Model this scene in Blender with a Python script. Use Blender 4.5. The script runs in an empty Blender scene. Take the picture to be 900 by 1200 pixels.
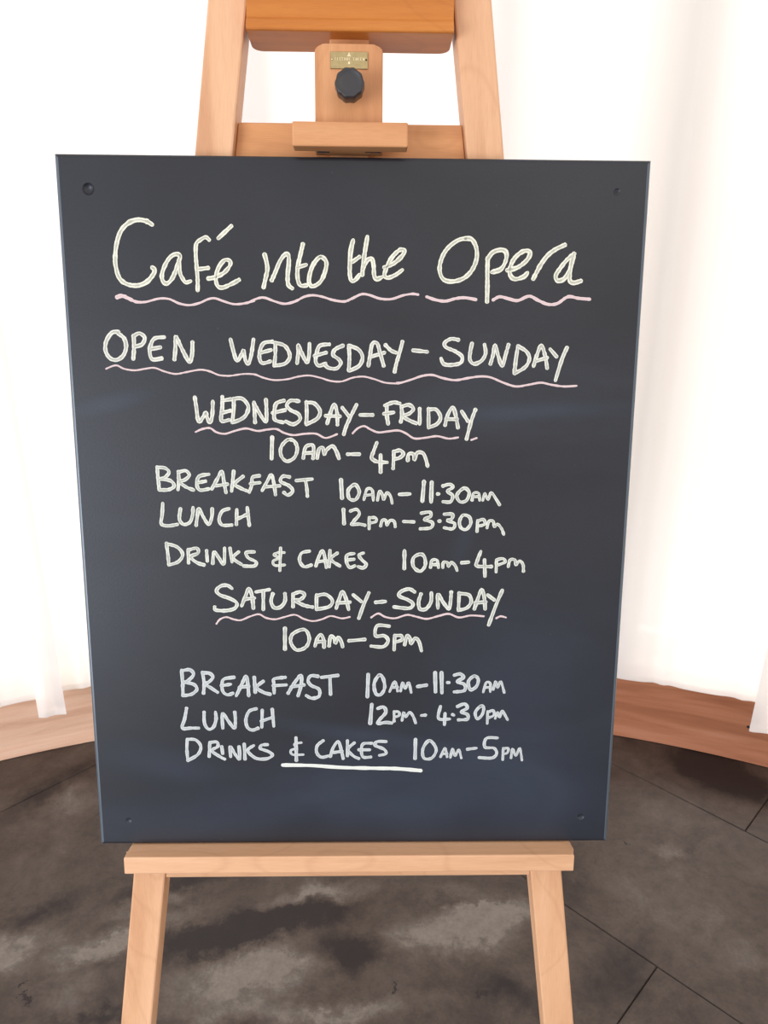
import bpy, bmesh, math, random
from mathutils import Matrix, Vector, noise
random.seed(4)
C = bpy.context.scene.collection
PI = math.pi

# ------------------------------------------------------------------ camera, world, lights, exposure
M = Matrix(((0.99979, -0.00256, -0.02009), (-0.01782, 0.35965, -0.93291), (0.00961, 0.93308, 0.35953)))   # camera axes -> world
EYE = Vector((0, 0, 1.45))
cd = bpy.data.cameras.new('camera')
cam = bpy.data.objects.new('camera', cd)
C.objects.link(cam)
cam.matrix_world = Matrix.Translation(EYE) @ M.to_4x4()
cd.sensor_fit = 'VERTICAL'
cd.sensor_height = 36.0
cd.lens = 900 / 1200 * 36.0
cd.clip_start = 0.02
bpy.context.scene.camera = cam

w = bpy.data.worlds.new('world')
bpy.context.scene.world = w
w.use_nodes = True
bgn = w.node_tree.nodes['Background']
bgn.inputs['Color'].default_value = (0.985, 0.98, 1.0, 1)
bgn.inputs['Strength'].default_value = 0.9

vs = bpy.context.scene.view_settings
vs.view_transform = 'Standard'
vs.look = 'None'
vs.gamma = 1
vs.use_curve_mapping = False
vs.exposure = 0.35


def area(name, loc, target, sx, sy, power, color):
    ld = bpy.data.lights.new(name, 'AREA')
    ld.shape = 'RECTANGLE'
    ld.size = sx
    ld.size_y = sy
    ld.energy = power
    ld.color = color
    o = bpy.data.objects.new(name, ld)
    C.objects.link(o)
    o.location = loc
    o.rotation_euler = (Vector(target) - Vector(loc)).to_track_quat('-Z', 'Y').to_euler()
    return o


# daylight from the french windows on the far side of the room, behind the photographer
def sun(name, strength, color, direction, angle):
    ld = bpy.data.lights.new(name, 'SUN')
    ld.energy = strength
    ld.color = color
    ld.angle = math.radians(angle)
    o = bpy.data.objects.new(name, ld)
    C.objects.link(o)
    o.rotation_euler = Vector(direction).to_track_quat('-Z', 'Y').to_euler()
    return o


# hazy sun outside the bay, shining on the backs of the curtains
sun('hazy_sun', 3.0, (1.0, 0.95, 0.885), (-0.25, -1.0, -0.62), 50)
area('far_window_light', (-2.55, -1.95, 0.92), (0, 0.9, 0.6), 1.9, 1.7, 84, (0.78, 0.87, 1.0))
area('warm_room_light', (0.9, -1.6, 2.9), (0, 0.8, 1.2), 1.2, 1.2, 6, (1.0, 0.82, 0.66))


# ------------------------------------------------------------------ materials
def new_mat(name):
    m = bpy.data.materials.new(name)
    m.use_nodes = True
    nt = m.node_tree
    return m, nt, nt.nodes['Principled BSDF']


def N(nt, kind, **kw):
    n = nt.nodes.new(kind)
    for k, v in kw.items():
        if k in n.inputs:
            n.inputs[k].default_value = v
        else:
            setattr(n, k, v)
    return n


def ramp(nt, src, stops):
    r = nt.nodes.new('ShaderNodeValToRGB')
    el = r.color_ramp.elements
    while len(el) < len(stops):
        el.new(0.5)
    for e, (p, c) in zip(el, stops):
        e.position = p
        e.color = (*c, 1) if len(c) == 3 else c
    nt.links.new(src, r.inputs[0])
    return r


def mixc(nt, fac, a, b, mode='MIX'):
    n = nt.nodes.new('ShaderNodeMix')
    n.data_type = 'RGBA'
    n.blend_type = mode
    for s, v in ((0, fac), (6, a), (7, b)):
        if isinstance(v, (int, float)):
            n.inputs[s].default_value = v
        elif isinstance(v, tuple):
            n.inputs[s].default_value = (*v, 1)
        else:
            nt.links.new(v, n.inputs[s])
    return n.outputs[2]


def wood(name, dark, mid, light, axis, rough=0.45, scale=1.0, contrast=1.0, coat=0.0, still=None):
    """beech / pine like wood, the grain running along the local axis 0, 1 or 2"""
    m, nt, b = new_mat(name)
    tc = N(nt, 'ShaderNodeTexCoord')
    oi = N(nt, 'ShaderNodeObjectInfo')
    mp = N(nt, 'ShaderNodeMapping')
    s = [26 * scale] * 3
    s[axis] = 2.2 * scale
    if still is not None:
        s[still] = s[axis] * 0.3
    mp.inputs['Scale'].default_value = s
    nt.links.new(tc.outputs['Object'], mp.inputs['Vector'])
    off = N(nt, 'ShaderNodeVectorMath', operation='ADD')
    nt.links.new(mp.outputs[0], off.inputs[0])
    mul = N(nt, 'ShaderNodeMath', operation='MULTIPLY')
    mul.inputs[1].default_value = 37.0
    nt.links.new(oi.outputs['Random'], mul.inputs[0])
    nt.links.new(mul.outputs[0], off.inputs[1])
    n1 = N(nt, 'ShaderNodeTexNoise', Scale=1.0, Detail=5.0, Roughness=0.55, Distortion=0.6)
    nt.links.new(off.outputs[0], n1.inputs['Vector'])
    r = ramp(nt, n1.outputs['Fac'], ((0.28, dark), (0.5, mid), (0.72, light)))
    # growth-ring arcs
    mp2 = N(nt, 'ShaderNodeMapping')
    s2 = [9 * scale] * 3
    s2[axis] = 5 * scale
    if still is not None:
        s2 = [1.2, 0.3, 16]
    mp2.inputs['Scale'].default_value = s2
    nt.links.new(tc.outputs['Object'], mp2.inputs['Vector'])
    n2 = N(nt, 'ShaderNodeTexNoise', Scale=0.9, Detail=1.5, Roughness=0.4)
    nt.links.new(mp2.outputs[0], n2.inputs['Vector'])
    mm = N(nt, 'ShaderNodeMath', operation='MULTIPLY')
    mm.inputs[1].default_value = 9.0
    nt.links.new(n2.outputs['Fac'], mm.inputs[0])
    fr = N(nt, 'ShaderNodeMath', operation='FRACT')
    nt.links.new(mm.outputs[0], fr.inputs[0])
    rr = ramp(nt, fr.outputs[0], ((0.0, (0.80, 0.74, 0.70)), (0.10, (1, 1, 1)), (0.9, (1, 1, 1)), (1.0, (0.80, 0.74, 0.70))))
    c1 = mixc(nt, 0.32 * contrast, r.outputs[0], rr.outputs[0], 'MULTIPLY')
    # fine pores
    mp3 = N(nt, 'ShaderNodeMapping')
    s3 = [900] * 3
    s3[axis] = 60
    mp3.inputs['Scale'].default_value = s3
    nt.links.new(tc.outputs['Object'], mp3.inputs['Vector'])
    n3 = N(nt, 'ShaderNodeTexNoise', Scale=1.0, Detail=2.0)
    nt.links.new(mp3.outputs[0], n3.inputs['Vector'])
    r3 = ramp(nt, n3.outputs['Fac'], ((0.25, (0.86, 0.82, 0.78)), (0.55, (1, 1, 1))))
    c2 = mixc(nt, 0.5 * contrast, c1, r3.outputs[0], 'MULTIPLY')
    nt.links.new(c2, b.inputs['Base Color'])
    b.inputs['Roughness'].default_value = rough
    b.inputs['Specular IOR Level'].default_value = 0.35
    b.inputs['Coat Weight'].default_value = coat
    b.inputs['Coat Roughness'].default_value = 0.25
    bp = N(nt, 'ShaderNodeBump', Strength=0.08, Distance=0.001)
    nt.links.new(n3.outputs['Fac'], bp.inputs['Height'])
    nt.links.new(bp.outputs[0], b.inputs['Normal'])
    return m


BEECH = ((0.47, 0.195, 0.078), (0.58, 0.262, 0.109), (0.66, 0.325, 0.147))
beech_up = wood('beech_upright', *BEECH, 1)
beech_leg = wood('beech_leg', (0.57, 0.285, 0.145), (0.70, 0.385, 0.21), (0.77, 0.45, 0.26), 1)
beech_across = wood('beech_crosswise', *BEECH, 0)
beech_rail = wood('beech_rail', (0.50, 0.21, 0.08), (0.63, 0.28, 0.108), (0.71, 0.34, 0.14), 0)
varnished = wood('varnished_beam', (0.36, 0.105, 0.014), (0.48, 0.15, 0.021), (0.56, 0.20, 0.035), 0, 0.45)
pale_beech = wood('pale_beech', (0.60, 0.32, 0.17), (0.70, 0.395, 0.22), (0.77, 0.46, 0.275), 0, 0.5)

# chalkboard paint
m, nt, b = new_mat('chalkboard_paint')
tc = N(nt, 'ShaderNodeTexCoord')
mp = N(nt, 'ShaderNodeMapping')
mp.inputs['Scale'].default_value = (2.2, 5.0, 3)
mp.inputs['Rotation'].default_value = (0, 0, -0.25)
nt.links.new(tc.outputs['Object'], mp.inputs['Vector'])
n1 = N(nt, 'ShaderNodeTexNoise', Scale=1.3, Detail=5.0, Roughness=0.55, Distortion=0.8)
nt.links.new(mp.outputs[0], n1.inputs['Vector'])
r = ramp(nt, n1.outputs['Fac'], ((0.35, (0.012, 0.012, 0.0155)), (0.60, (0.0165, 0.017, 0.022)), (0.8, (0.026, 0.029, 0.039))))
n2 = N(nt, 'ShaderNodeTexNoise', Scale=420.0, Detail=2.0)
nt.links.new(tc.outputs['Object'], n2.inputs['Vector'])
r2 = ramp(nt, n2.outputs['Fac'], ((0.3, (0.8, 0.8, 0.8)), (0.7, (1.15, 1.15, 1.15))))
cc = mixc(nt, 0.5, r.outputs[0], r2.outputs[0], 'MULTIPLY')
# wiped chalk smears, bluish low down where cool window sheen is painted in: centre u, v (above the lower edge), radii, tilt, strength
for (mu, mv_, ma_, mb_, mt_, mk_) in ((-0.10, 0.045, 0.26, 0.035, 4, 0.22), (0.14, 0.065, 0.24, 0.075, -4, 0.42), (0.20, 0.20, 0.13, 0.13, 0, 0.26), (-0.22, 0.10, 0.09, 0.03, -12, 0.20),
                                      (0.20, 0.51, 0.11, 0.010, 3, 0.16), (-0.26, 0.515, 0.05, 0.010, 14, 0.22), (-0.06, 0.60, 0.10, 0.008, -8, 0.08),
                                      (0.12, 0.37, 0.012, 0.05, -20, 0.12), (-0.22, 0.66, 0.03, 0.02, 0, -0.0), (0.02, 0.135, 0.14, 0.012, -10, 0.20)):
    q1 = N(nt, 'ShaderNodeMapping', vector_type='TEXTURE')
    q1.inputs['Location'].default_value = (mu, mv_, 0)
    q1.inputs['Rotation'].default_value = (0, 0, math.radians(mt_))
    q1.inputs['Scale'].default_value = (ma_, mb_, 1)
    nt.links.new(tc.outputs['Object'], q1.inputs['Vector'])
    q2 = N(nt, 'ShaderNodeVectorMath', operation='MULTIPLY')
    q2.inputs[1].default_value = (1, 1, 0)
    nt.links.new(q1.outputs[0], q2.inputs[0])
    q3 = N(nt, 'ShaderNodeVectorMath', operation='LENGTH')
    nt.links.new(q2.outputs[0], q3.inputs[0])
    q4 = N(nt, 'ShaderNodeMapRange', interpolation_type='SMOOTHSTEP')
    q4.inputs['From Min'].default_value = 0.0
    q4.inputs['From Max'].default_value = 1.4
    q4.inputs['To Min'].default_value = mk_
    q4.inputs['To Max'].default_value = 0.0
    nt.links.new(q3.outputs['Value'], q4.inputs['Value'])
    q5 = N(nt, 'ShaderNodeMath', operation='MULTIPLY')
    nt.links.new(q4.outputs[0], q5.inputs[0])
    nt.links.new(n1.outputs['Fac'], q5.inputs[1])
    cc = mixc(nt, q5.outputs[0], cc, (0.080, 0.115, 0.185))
# specks of chalk dust
v = N(nt, 'ShaderNodeTexVoronoi', Scale=38.0)
nt.links.new(tc.outputs['Object'], v.inputs['Vector'])
rv = ramp(nt, v.outputs['Distance'], ((0.0, (1, 1, 1)), (0.035, (0, 0, 0))))
ms = N(nt, 'ShaderNodeMath', operation='MULTIPLY')
ms.inputs[1].default_value = 0.12
nt.links.new(rv.outputs[0], ms.inputs[0])
cc = mixc(nt, ms.outputs[0], cc, (0.30, 0.32, 0.32))
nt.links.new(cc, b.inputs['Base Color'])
b.inputs['Roughness'].default_value = 0.42
b.inputs['Specular IOR Level'].default_value = 0.42
bp = N(nt, 'ShaderNodeBump', Strength=0.12, Distance=0.0006)
nt.links.new(n2.outputs['Fac'], bp.inputs['Height'])
nt.links.new(bp.outputs[0], b.inputs['Normal'])
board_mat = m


def chalk(name, inner, edge, pale=0.5):
    """liquid chalk: a thinner, streaky middle and a denser rim (UV runs across the stroke)"""
    m, nt, b = new_mat(name)
    uv = N(nt, 'ShaderNodeUVMap')
    sp = N(nt, 'ShaderNodeSeparateXYZ')
    nt.links.new(uv.outputs[0], sp.inputs[0])
    a = N(nt, 'ShaderNodeMath', operation='SUBTRACT')
    a.inputs[1].default_value = 0.5
    nt.links.new(sp.outputs[1], a.inputs[0])
    ab = N(nt, 'ShaderNodeMath', operation='ABSOLUTE')
    nt.links.new(a.outputs[0], ab.inputs[0])
    tc = N(nt, 'ShaderNodeTexCoord')
    n1 = N(nt, 'ShaderNodeTexNoise', Scale=260.0, Detail=3.0, Roughness=0.6)
    nt.links.new(tc.outputs['Object'], n1.inputs['Vector'])
    ad = N(nt, 'ShaderNodeMath', operation='MULTIPLY_ADD')
    ad.inputs[1].default_value = 0.42
    nt.links.new(n1.outputs['Fac'], ad.inputs[0])
    nt.links.new(ab.outputs[0], ad.inputs[2])
    n5 = N(nt, 'ShaderNodeTexNoise', Scale=95.0, Detail=2.0)
    nt.links.new(tc.outputs['Object'], n5.inputs['Vector'])
    ad2 = N(nt, 'ShaderNodeMath', operation='MULTIPLY_ADD')
    ad2.inputs[1].default_value = 0.55
    nt.links.new(n5.outputs['Fac'], ad2.inputs[0])
    nt.links.new(ad.outputs[0], ad2.inputs[2])
    r = ramp(nt, ad2.outputs[0], ((0.50, inner), (0.80, edge)))
    n3 = N(nt, 'ShaderNodeTexNoise', Scale=1500.0, Detail=2.0)
    nt.links.new(tc.outputs['Object'], n3.inputs['Vector'])
    r3 = ramp(nt, n3.outputs['Fac'], ((0.3, (0.72, 0.72, 0.72)), (0.6, (1, 1, 1))))
    c = mixc(nt, pale, r.outputs[0], r3.outputs[0], 'MULTIPLY')
    nt.links.new(c, b.inputs['Base Color'])
    b.inputs['Roughness'].default_value = 0.95
    b.inputs['Specular IOR Level'].default_value = 0.1
    return m


CH = {
    'cream': chalk('cream_chalk', (0.42, 0.41, 0.33), (0.80, 0.765, 0.62)),
    'ivory': chalk('ivory_chalk', (0.40, 0.39, 0.34), (0.75, 0.725, 0.62)),
    'white': chalk('white_chalk', (0.38, 0.385, 0.34), (0.72, 0.71, 0.61)),
    'grey': chalk('pale_grey_chalk', (0.40, 0.41, 0.41), (0.60, 0.61, 0.58)),
    'pink': chalk('pink_chalk', (0.62, 0.46, 0.44), (0.72, 0.55, 0.53), 0.2),
    'solid': chalk('thick_white_chalk', (0.68, 0.68, 0.60), (0.74, 0.74, 0.66), 0.3),
}

# curtain voile
m = bpy.data.materials.new('white_voile')
m.use_nodes = True
nt = m.node_tree
nt.nodes.clear()
out = N(nt, 'ShaderNodeOutputMaterial')
df = N(nt, 'ShaderNodeBsdfDiffuse')
df.inputs['Color'].default_value = (0.90, 0.89, 0.88, 1)
tl = N(nt, 'ShaderNodeBsdfTranslucent')
tl.inputs['Color'].default_value = (0.95, 0.885, 0.82, 1)
tr = N(nt, 'ShaderNodeBsdfTransparent')
mx = N(nt, 'ShaderNodeMixShader')
mx.inputs[0].default_value = 0.5
nt.links.new(df.outputs[0], mx.inputs[1])
nt.links.new(tl.outputs[0], mx.inputs[2])
mx2 = N(nt, 'ShaderNodeMixShader')
mx2.inputs[0].default_value = 0.06
nt.links.new(mx.outputs[0], mx2.inputs[1])
nt.links.new(tr.outputs[0], mx2.inputs[2])
nt.links.new(mx2.outputs[0], out.inputs[0])
voile = m

m, nt, b = new_mat('white_plaster')
b.inputs['Base Color'].default_value = (0.86, 0.79, 0.70, 1)
b.inputs['Roughness'].default_value = 0.9
tc = N(nt, 'ShaderNodeTexCoord')
n1 = N(nt, 'ShaderNodeTexNoise', Scale=40.0, Detail=4.0)
nt.links.new(tc.outputs['Object'], n1.inputs['Vector'])
bp = N(nt, 'ShaderNodeBump', Strength=0.1, Distance=0.002)
nt.links.new(n1.outputs['Fac'], bp.inputs['Height'])
nt.links.new(bp.outputs[0], b.inputs['Normal'])
plaster = m

m, nt, b = new_mat('white_gloss_paint')
b.inputs['Base Color'].default_value = (0.88, 0.85, 0.80, 1)
b.inputs['Roughness'].default_value = 0.3
white_paint = m

m = bpy.data.materials.new('window_glass')
m.use_nodes = True
nt = m.node_tree
nt.nodes.clear()
out = N(nt, 'ShaderNodeOutputMaterial')
tr = N(nt, 'ShaderNodeBsdfTransparent')
gl = N(nt, 'ShaderNodeBsdfGlossy', Roughness=0.02)
mx = N(nt, 'ShaderNodeMixShader')
mx.inputs[0].default_value = 0.06
nt.links.new(tr.outputs[0], mx.inputs[1])
nt.links.new(gl.outputs[0], mx.inputs[2])
nt.links.new(mx.outputs[0], out.inputs[0])
glass = m


def plain(name, col, rough, metal=0.0, coat=0.0, bumpscale=0):
    m, nt, b = new_mat(name)
    tc = N(nt, 'ShaderNodeTexCoord')
    n1 = N(nt, 'ShaderNodeTexNoise', Scale=max(bumpscale, 30), Detail=3.0)
    nt.links.new(tc.outputs['Object'], n1.inputs['Vector'])
    lo = tuple(c * 0.85 for c in col)
    r = ramp(nt, n1.outputs['Fac'], ((0.3, lo), (0.7, col)))
    nt.links.new(r.outputs[0], b.inputs['Base Color'])
    b.inputs['Roughness'].default_value = rough
    b.inputs['Metallic'].default_value = metal
    b.inputs['Coat Weight'].default_value = coat
    if bumpscale:
        bp = N(nt, 'ShaderNodeBump', Strength=0.2, Distance=0.0005)
        nt.links.new(n1.outputs['Fac'], bp.inputs['Height'])
        nt.links.new(bp.outputs[0], b.inputs['Normal'])
    return m


black_plastic = plain('black_plastic', (0.030, 0.027, 0.028), 0.38)
brass = plain('aged_brass', (0.44, 0.34, 0.17), 0.38, 1.0, bumpscale=300)
brass_bright = plain('bright_brass', (0.95, 0.80, 0.52), 0.25, 1.0)
dark_hole = plain('dark_recess', (0.012, 0.010, 0.010), 0.7)
steel = plain('steel_bolt', (0.45, 0.44, 0.42), 0.35, 1.0)
rubber = plain('black_rubber', (0.02, 0.02, 0.02), 0.8)

# floor stone: world position drives the blotches so that they carry across the slabs
m, nt, b = new_mat('brown_stone')
geo = N(nt, 'ShaderNodeNewGeometry')
nz = N(nt, 'ShaderNodeTexNoise', Scale=5.5, Detail=9.0, Roughness=0.72)
nt.links.new(geo.outputs['Position'], nz.inputs['Vector'])
sub = N(nt, 'ShaderNodeVectorMath', operation='SUBTRACT')
nt.links.new(nz.outputs['Color'], sub.inputs[0])
sub.inputs[1].default_value = (0.5, 0.5, 0.5)
scl = N(nt, 'ShaderNodeVectorMath', operation='SCALE')
scl.inputs['Scale'].default_value = 0.22
nt.links.new(sub.outputs[0], scl.inputs[0])
wp = N(nt, 'ShaderNodeVectorMath', operation='ADD')
nt.links.new(geo.outputs['Position'], wp.inputs[0])
nt.links.new(scl.outputs[0], wp.inputs[1])
# worn pale patches and darker ones, one painting shade by the right skirting: x, y, radius along, radius across, angle, amount
PATCH = [
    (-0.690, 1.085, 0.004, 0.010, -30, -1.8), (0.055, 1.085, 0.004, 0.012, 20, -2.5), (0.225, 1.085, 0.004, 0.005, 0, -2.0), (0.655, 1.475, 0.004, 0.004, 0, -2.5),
    (-0.769, 1.183, 0.101, 0.056, 8, 1.00),
    (-0.521, 1.204, 0.157, 0.032, 25, 0.90),
    (-0.500, 1.293, 0.087, 0.028, 22, 0.80),
    (-0.592, 1.087, 0.095, 0.029, 19, 0.45),
    (-0.117, 1.329, 0.137, 0.029, 12, 0.75),
    (0.188, 1.226, 0.175, 0.055, 12, 0.90),
    (0.267, 1.296, 0.134, 0.032, -11, 0.60),
    (-0.232, 1.130, 0.182, 0.057, 13, 0.95),
    (-0.115, 1.047, 0.265, 0.024, 2, 0.70),
    (-0.800, 1.655, 0.088, 0.052, -41, 0.50),
    (0.737, 1.463, 0.041, 0.022, -31, 0.55),
    (0.682, 1.289, 0.181, 0.114, -45, 0.35),
    (0.782, 1.143, 0.043, 0.039, -66, 0.35),
    (0.763, 1.603, 0.070, 0.031, -43, 0.25),
    (-0.236, 1.242, 0.222, 0.034, 15, -1.00),
    (-0.020, 1.176, 0.109, 0.036, -8, -0.75),
    (0.202, 1.303, 0.070, 0.014, 10, -0.60),
    (-0.407, 1.369, 0.145, 0.024, 12, -0.50),
    (-0.736, 1.428, 0.135, 0.078, 11, 0.10),
    (-0.732, 1.289, 0.080, 0.031, 12, -0.50),
    (0.977, 1.737, 0.140, 0.085, -40, -1.10),  # shade at the foot of the right skirting, painted into the stone
    (0.502, 1.111, 0.076, 0.075, -81, -0.40),
    (-0.860, 1.684, 0.141, 0.039, 55, -0.60),
    (-0.519, 1.042, 0.087, 0.014, 8, -0.50),
    (0.455, 1.356, 0.090, 0.044, -43, -0.40),
    (0.286, 1.074, 0.072, 0.025, -31, -0.45),
]
acc = None
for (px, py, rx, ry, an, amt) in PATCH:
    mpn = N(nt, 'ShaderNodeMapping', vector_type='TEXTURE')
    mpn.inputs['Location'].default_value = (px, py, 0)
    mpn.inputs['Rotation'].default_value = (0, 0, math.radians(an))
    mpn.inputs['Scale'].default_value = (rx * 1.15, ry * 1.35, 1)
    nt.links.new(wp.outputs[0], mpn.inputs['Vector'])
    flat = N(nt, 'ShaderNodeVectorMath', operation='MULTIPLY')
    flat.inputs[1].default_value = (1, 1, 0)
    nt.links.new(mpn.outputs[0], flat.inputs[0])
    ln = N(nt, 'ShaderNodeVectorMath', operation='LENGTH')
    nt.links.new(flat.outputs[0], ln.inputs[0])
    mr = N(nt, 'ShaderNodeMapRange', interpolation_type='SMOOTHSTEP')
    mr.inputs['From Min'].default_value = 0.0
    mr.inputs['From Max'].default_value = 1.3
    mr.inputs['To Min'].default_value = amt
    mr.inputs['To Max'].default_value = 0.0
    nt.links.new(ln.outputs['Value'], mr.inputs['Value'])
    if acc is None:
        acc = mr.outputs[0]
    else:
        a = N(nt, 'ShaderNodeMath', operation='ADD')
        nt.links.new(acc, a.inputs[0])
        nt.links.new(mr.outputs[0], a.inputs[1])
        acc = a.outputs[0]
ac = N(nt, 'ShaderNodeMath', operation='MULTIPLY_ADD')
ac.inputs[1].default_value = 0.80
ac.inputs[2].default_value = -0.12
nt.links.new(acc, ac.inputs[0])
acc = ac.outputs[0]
nb = N(nt, 'ShaderNodeTexNoise', Scale=7.0, Detail=10.0, Roughness=0.72, Distortion=0.6)
nt.links.new(geo.outputs['Position'], nb.inputs['Vector'])
ma = N(nt, 'ShaderNodeMath', operation='MULTIPLY_ADD')
ma.inputs[1].default_value = 1.1
nt.links.new(nb.outputs['Fac'], ma.inputs[0])
nt.links.new(acc, ma.inputs[2])
fl = ramp(nt, ma.outputs[0], ((0.05, (0.016, 0.010, 0.009)), (0.38, (0.058, 0.040, 0.031)), (0.62, (0.088, 0.066, 0.053)),
                             (0.85, (0.125, 0.102, 0.085)), (1.0, (0.19, 0.160, 0.134))))
n4 = N(nt, 'ShaderNodeTexNoise', Scale=150.0, Detail=4.0)
nt.links.new(geo.outputs['Position'], n4.inputs['Vector'])
r4 = ramp(nt, n4.outputs['Fac'], ((0.3, (0.82, 0.82, 0.82)), (0.7, (1.1, 1.1, 1.1))))
n6 = N(nt, 'ShaderNodeTexNoise', Scale=34.0, Detail=6.0, Roughness=0.7)
nt.links.new(geo.outputs['Position'], n6.inputs['Vector'])
r6 = ramp(nt, n6.outputs['Fac'], ((0.3, (0.66, 0.64, 0.63)), (0.55, (1, 1, 1)), (0.75, (1.2, 1.19, 1.18))))
fc = mixc(nt, 0.7, fl.outputs[0], r6.outputs[0], 'MULTIPLY')
fc = mixc(nt, 0.6, fc, r4.outputs[0], 'MULTIPLY')
vo = N(nt, 'ShaderNodeTexVoronoi', Scale=9.0)
nt.links.new(wp.outputs[0], vo.inputs['Vector'])
rv = ramp(nt, vo.outputs['Distance'], ((0.0, (1, 1, 1)), (0.06, (0, 0, 0))))
fm = N(nt, 'ShaderNodeMath', operation='MULTIPLY')
fm.inputs[1].default_value = 0.55
nt.links.new(rv.outputs[0], fm.inputs[0])
fc = mixc(nt, fm.outputs[0], fc, (0.022, 0.018, 0.017))
nt.links.new(fc, b.inputs['Base Color'])
b.inputs['Roughness'].default_value = 0.5
b.inputs['Specular IOR Level'].default_value = 0.35
bp = N(nt, 'ShaderNodeBump', Strength=0.25, Distance=0.003)
nt.links.new(nb.outputs['Fac'], bp.inputs['Height'])
nt.links.new(bp.outputs[0], b.inputs['Normal'])
stone = m
grout = plain('dark_grout', (0.04, 0.034, 0.03), 0.9)


# ------------------------------------------------------------------ helpers
def link(name, bm, mat, parent=None, smooth=False, **props):
    me = bpy.data.meshes.new(name)
    bmesh.ops.recalc_face_normals(bm, faces=bm.faces)
    bm.to_mesh(me)
    bm.free()
    if smooth:
        for p in me.polygons:
            p.use_smooth = True
    for mt in (mat if isinstance(mat, list) else [mat]):
        me.materials.append(mt)
    o = bpy.data.objects.new(name, me)
    C.objects.link(o)
    if parent:
        o.parent = parent
    for k, v_ in props.items():
        o[k] = v_
    return o


def hexa(bm, p):
    """eight corners: bottom ring 0-3 then top ring 4-7"""
    vs_ = [bm.verts.new(q) for q in p]
    for f in ((0, 3, 2, 1), (4, 5, 6, 7), (0, 1, 5, 4), (1, 2, 6, 5), (2, 3, 7, 6), (3, 0, 4, 7)):
        bm.faces.new([vs_[i] for i in f])
    return vs_


def bevel(bm, r, seg=2, edges=None):
    bmesh.ops.bevel(bm, geom=edges if edges is not None else list(bm.edges), offset=r, segments=seg, affect='EDGES', profile=0.5)


def box(bm, a, b_):
    (x0, y0, z0), (x1, y1, z1) = a, b_
    return hexa(bm, [(x0, y0, z0), (x1, y0, z0), (x1, y1, z0), (x0, y1, z0), (x0, y0, z1), (x1, y0, z1), (x1, y1, z1), (x0, y1, z1)])


def empty(name, mat, **props):
    o = bpy.data.objects.new(name, None)
    o.empty_display_size = 0.05
    C.objects.link(o)
    o.matrix_world = mat
    for k, v_ in props.items():
        o[k] = v_
    return o


# the frame shared by board and easel: u to the right, v up the leaning board, w out towards the room
Rb = Matrix(((0.9998, 0.0062, 0.0193), (-0.0026, 0.983, -0.1836), (-0.0201, 0.1835, 0.9828)))
BC = Vector((-0.0314, -0.018, -0.8402))
BW, BH, BT = 0.600, 0.7622, 0.018
FRAME = Matrix.Translation(EYE + M @ BC) @ (M @ Rb).to_4x4()
FINV = FRAME.inverted()


def survey(px, py, wv=0.0):
    """measured point of the photograph -> (u, v) on the plane w = wv of the board frame"""
    d = Vector(((px - 450) / 900, -(py - 600) / 900, -1))
    n = Rb.col[2]
    p0 = BC + n * wv
    p = d * (p0.dot(n) / d.dot(n)) - BC
    return p.dot(Rb.col[0]), p.dot(Rb.col[1])


# ------------------------------------------------------------------ floor of large stone slabs, laid at 45 degrees
RC = Vector((0, -0.67))
RR = 2.70
floor_root = empty('floor', Matrix.Identity(4), kind='structure')
bm = bmesh.new()
vs_ = [bm.verts.new((RC.x + 2.9 * math.cos(a * PI / 48), RC.y + 2.9 * math.sin(a * PI / 48), -0.006)) for a in range(96)]
bm.faces.new(vs_)
g = bmesh.ops.extrude_face_region(bm, geom=list(bm.faces))
for e in g['geom']:
    if isinstance(e, bmesh.types.BMVert):
        e.co.z = -0.10
link('floor_bed', bm, grout, floor_root)


def clip(poly, cx, cy, r, n=72):
    for k in range(n):
        a = 2 * PI * (k + 0.5) / n
        nx, ny = math.cos(a), math.sin(a)
        d = lambda p: (p[0] - cx) * nx + (p[1] - cy) * ny - r
        outp = []
        for i in range(len(poly)):
            p, q = poly[i], poly[(i + 1) % len(poly)]
            dp, dq = d(p), d(q)
            if dp <= 0:
                outp.append(p)
            if (dp < 0 < dq) or (dq < 0 < dp):
                t = dp / (dp - dq)
                outp.append((p[0] + (q[0] - p[0]) * t, p[1] + (q[1] - p[1]) * t))
        poly = outp
        if len(poly) < 3:
            return None
    return poly


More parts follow.
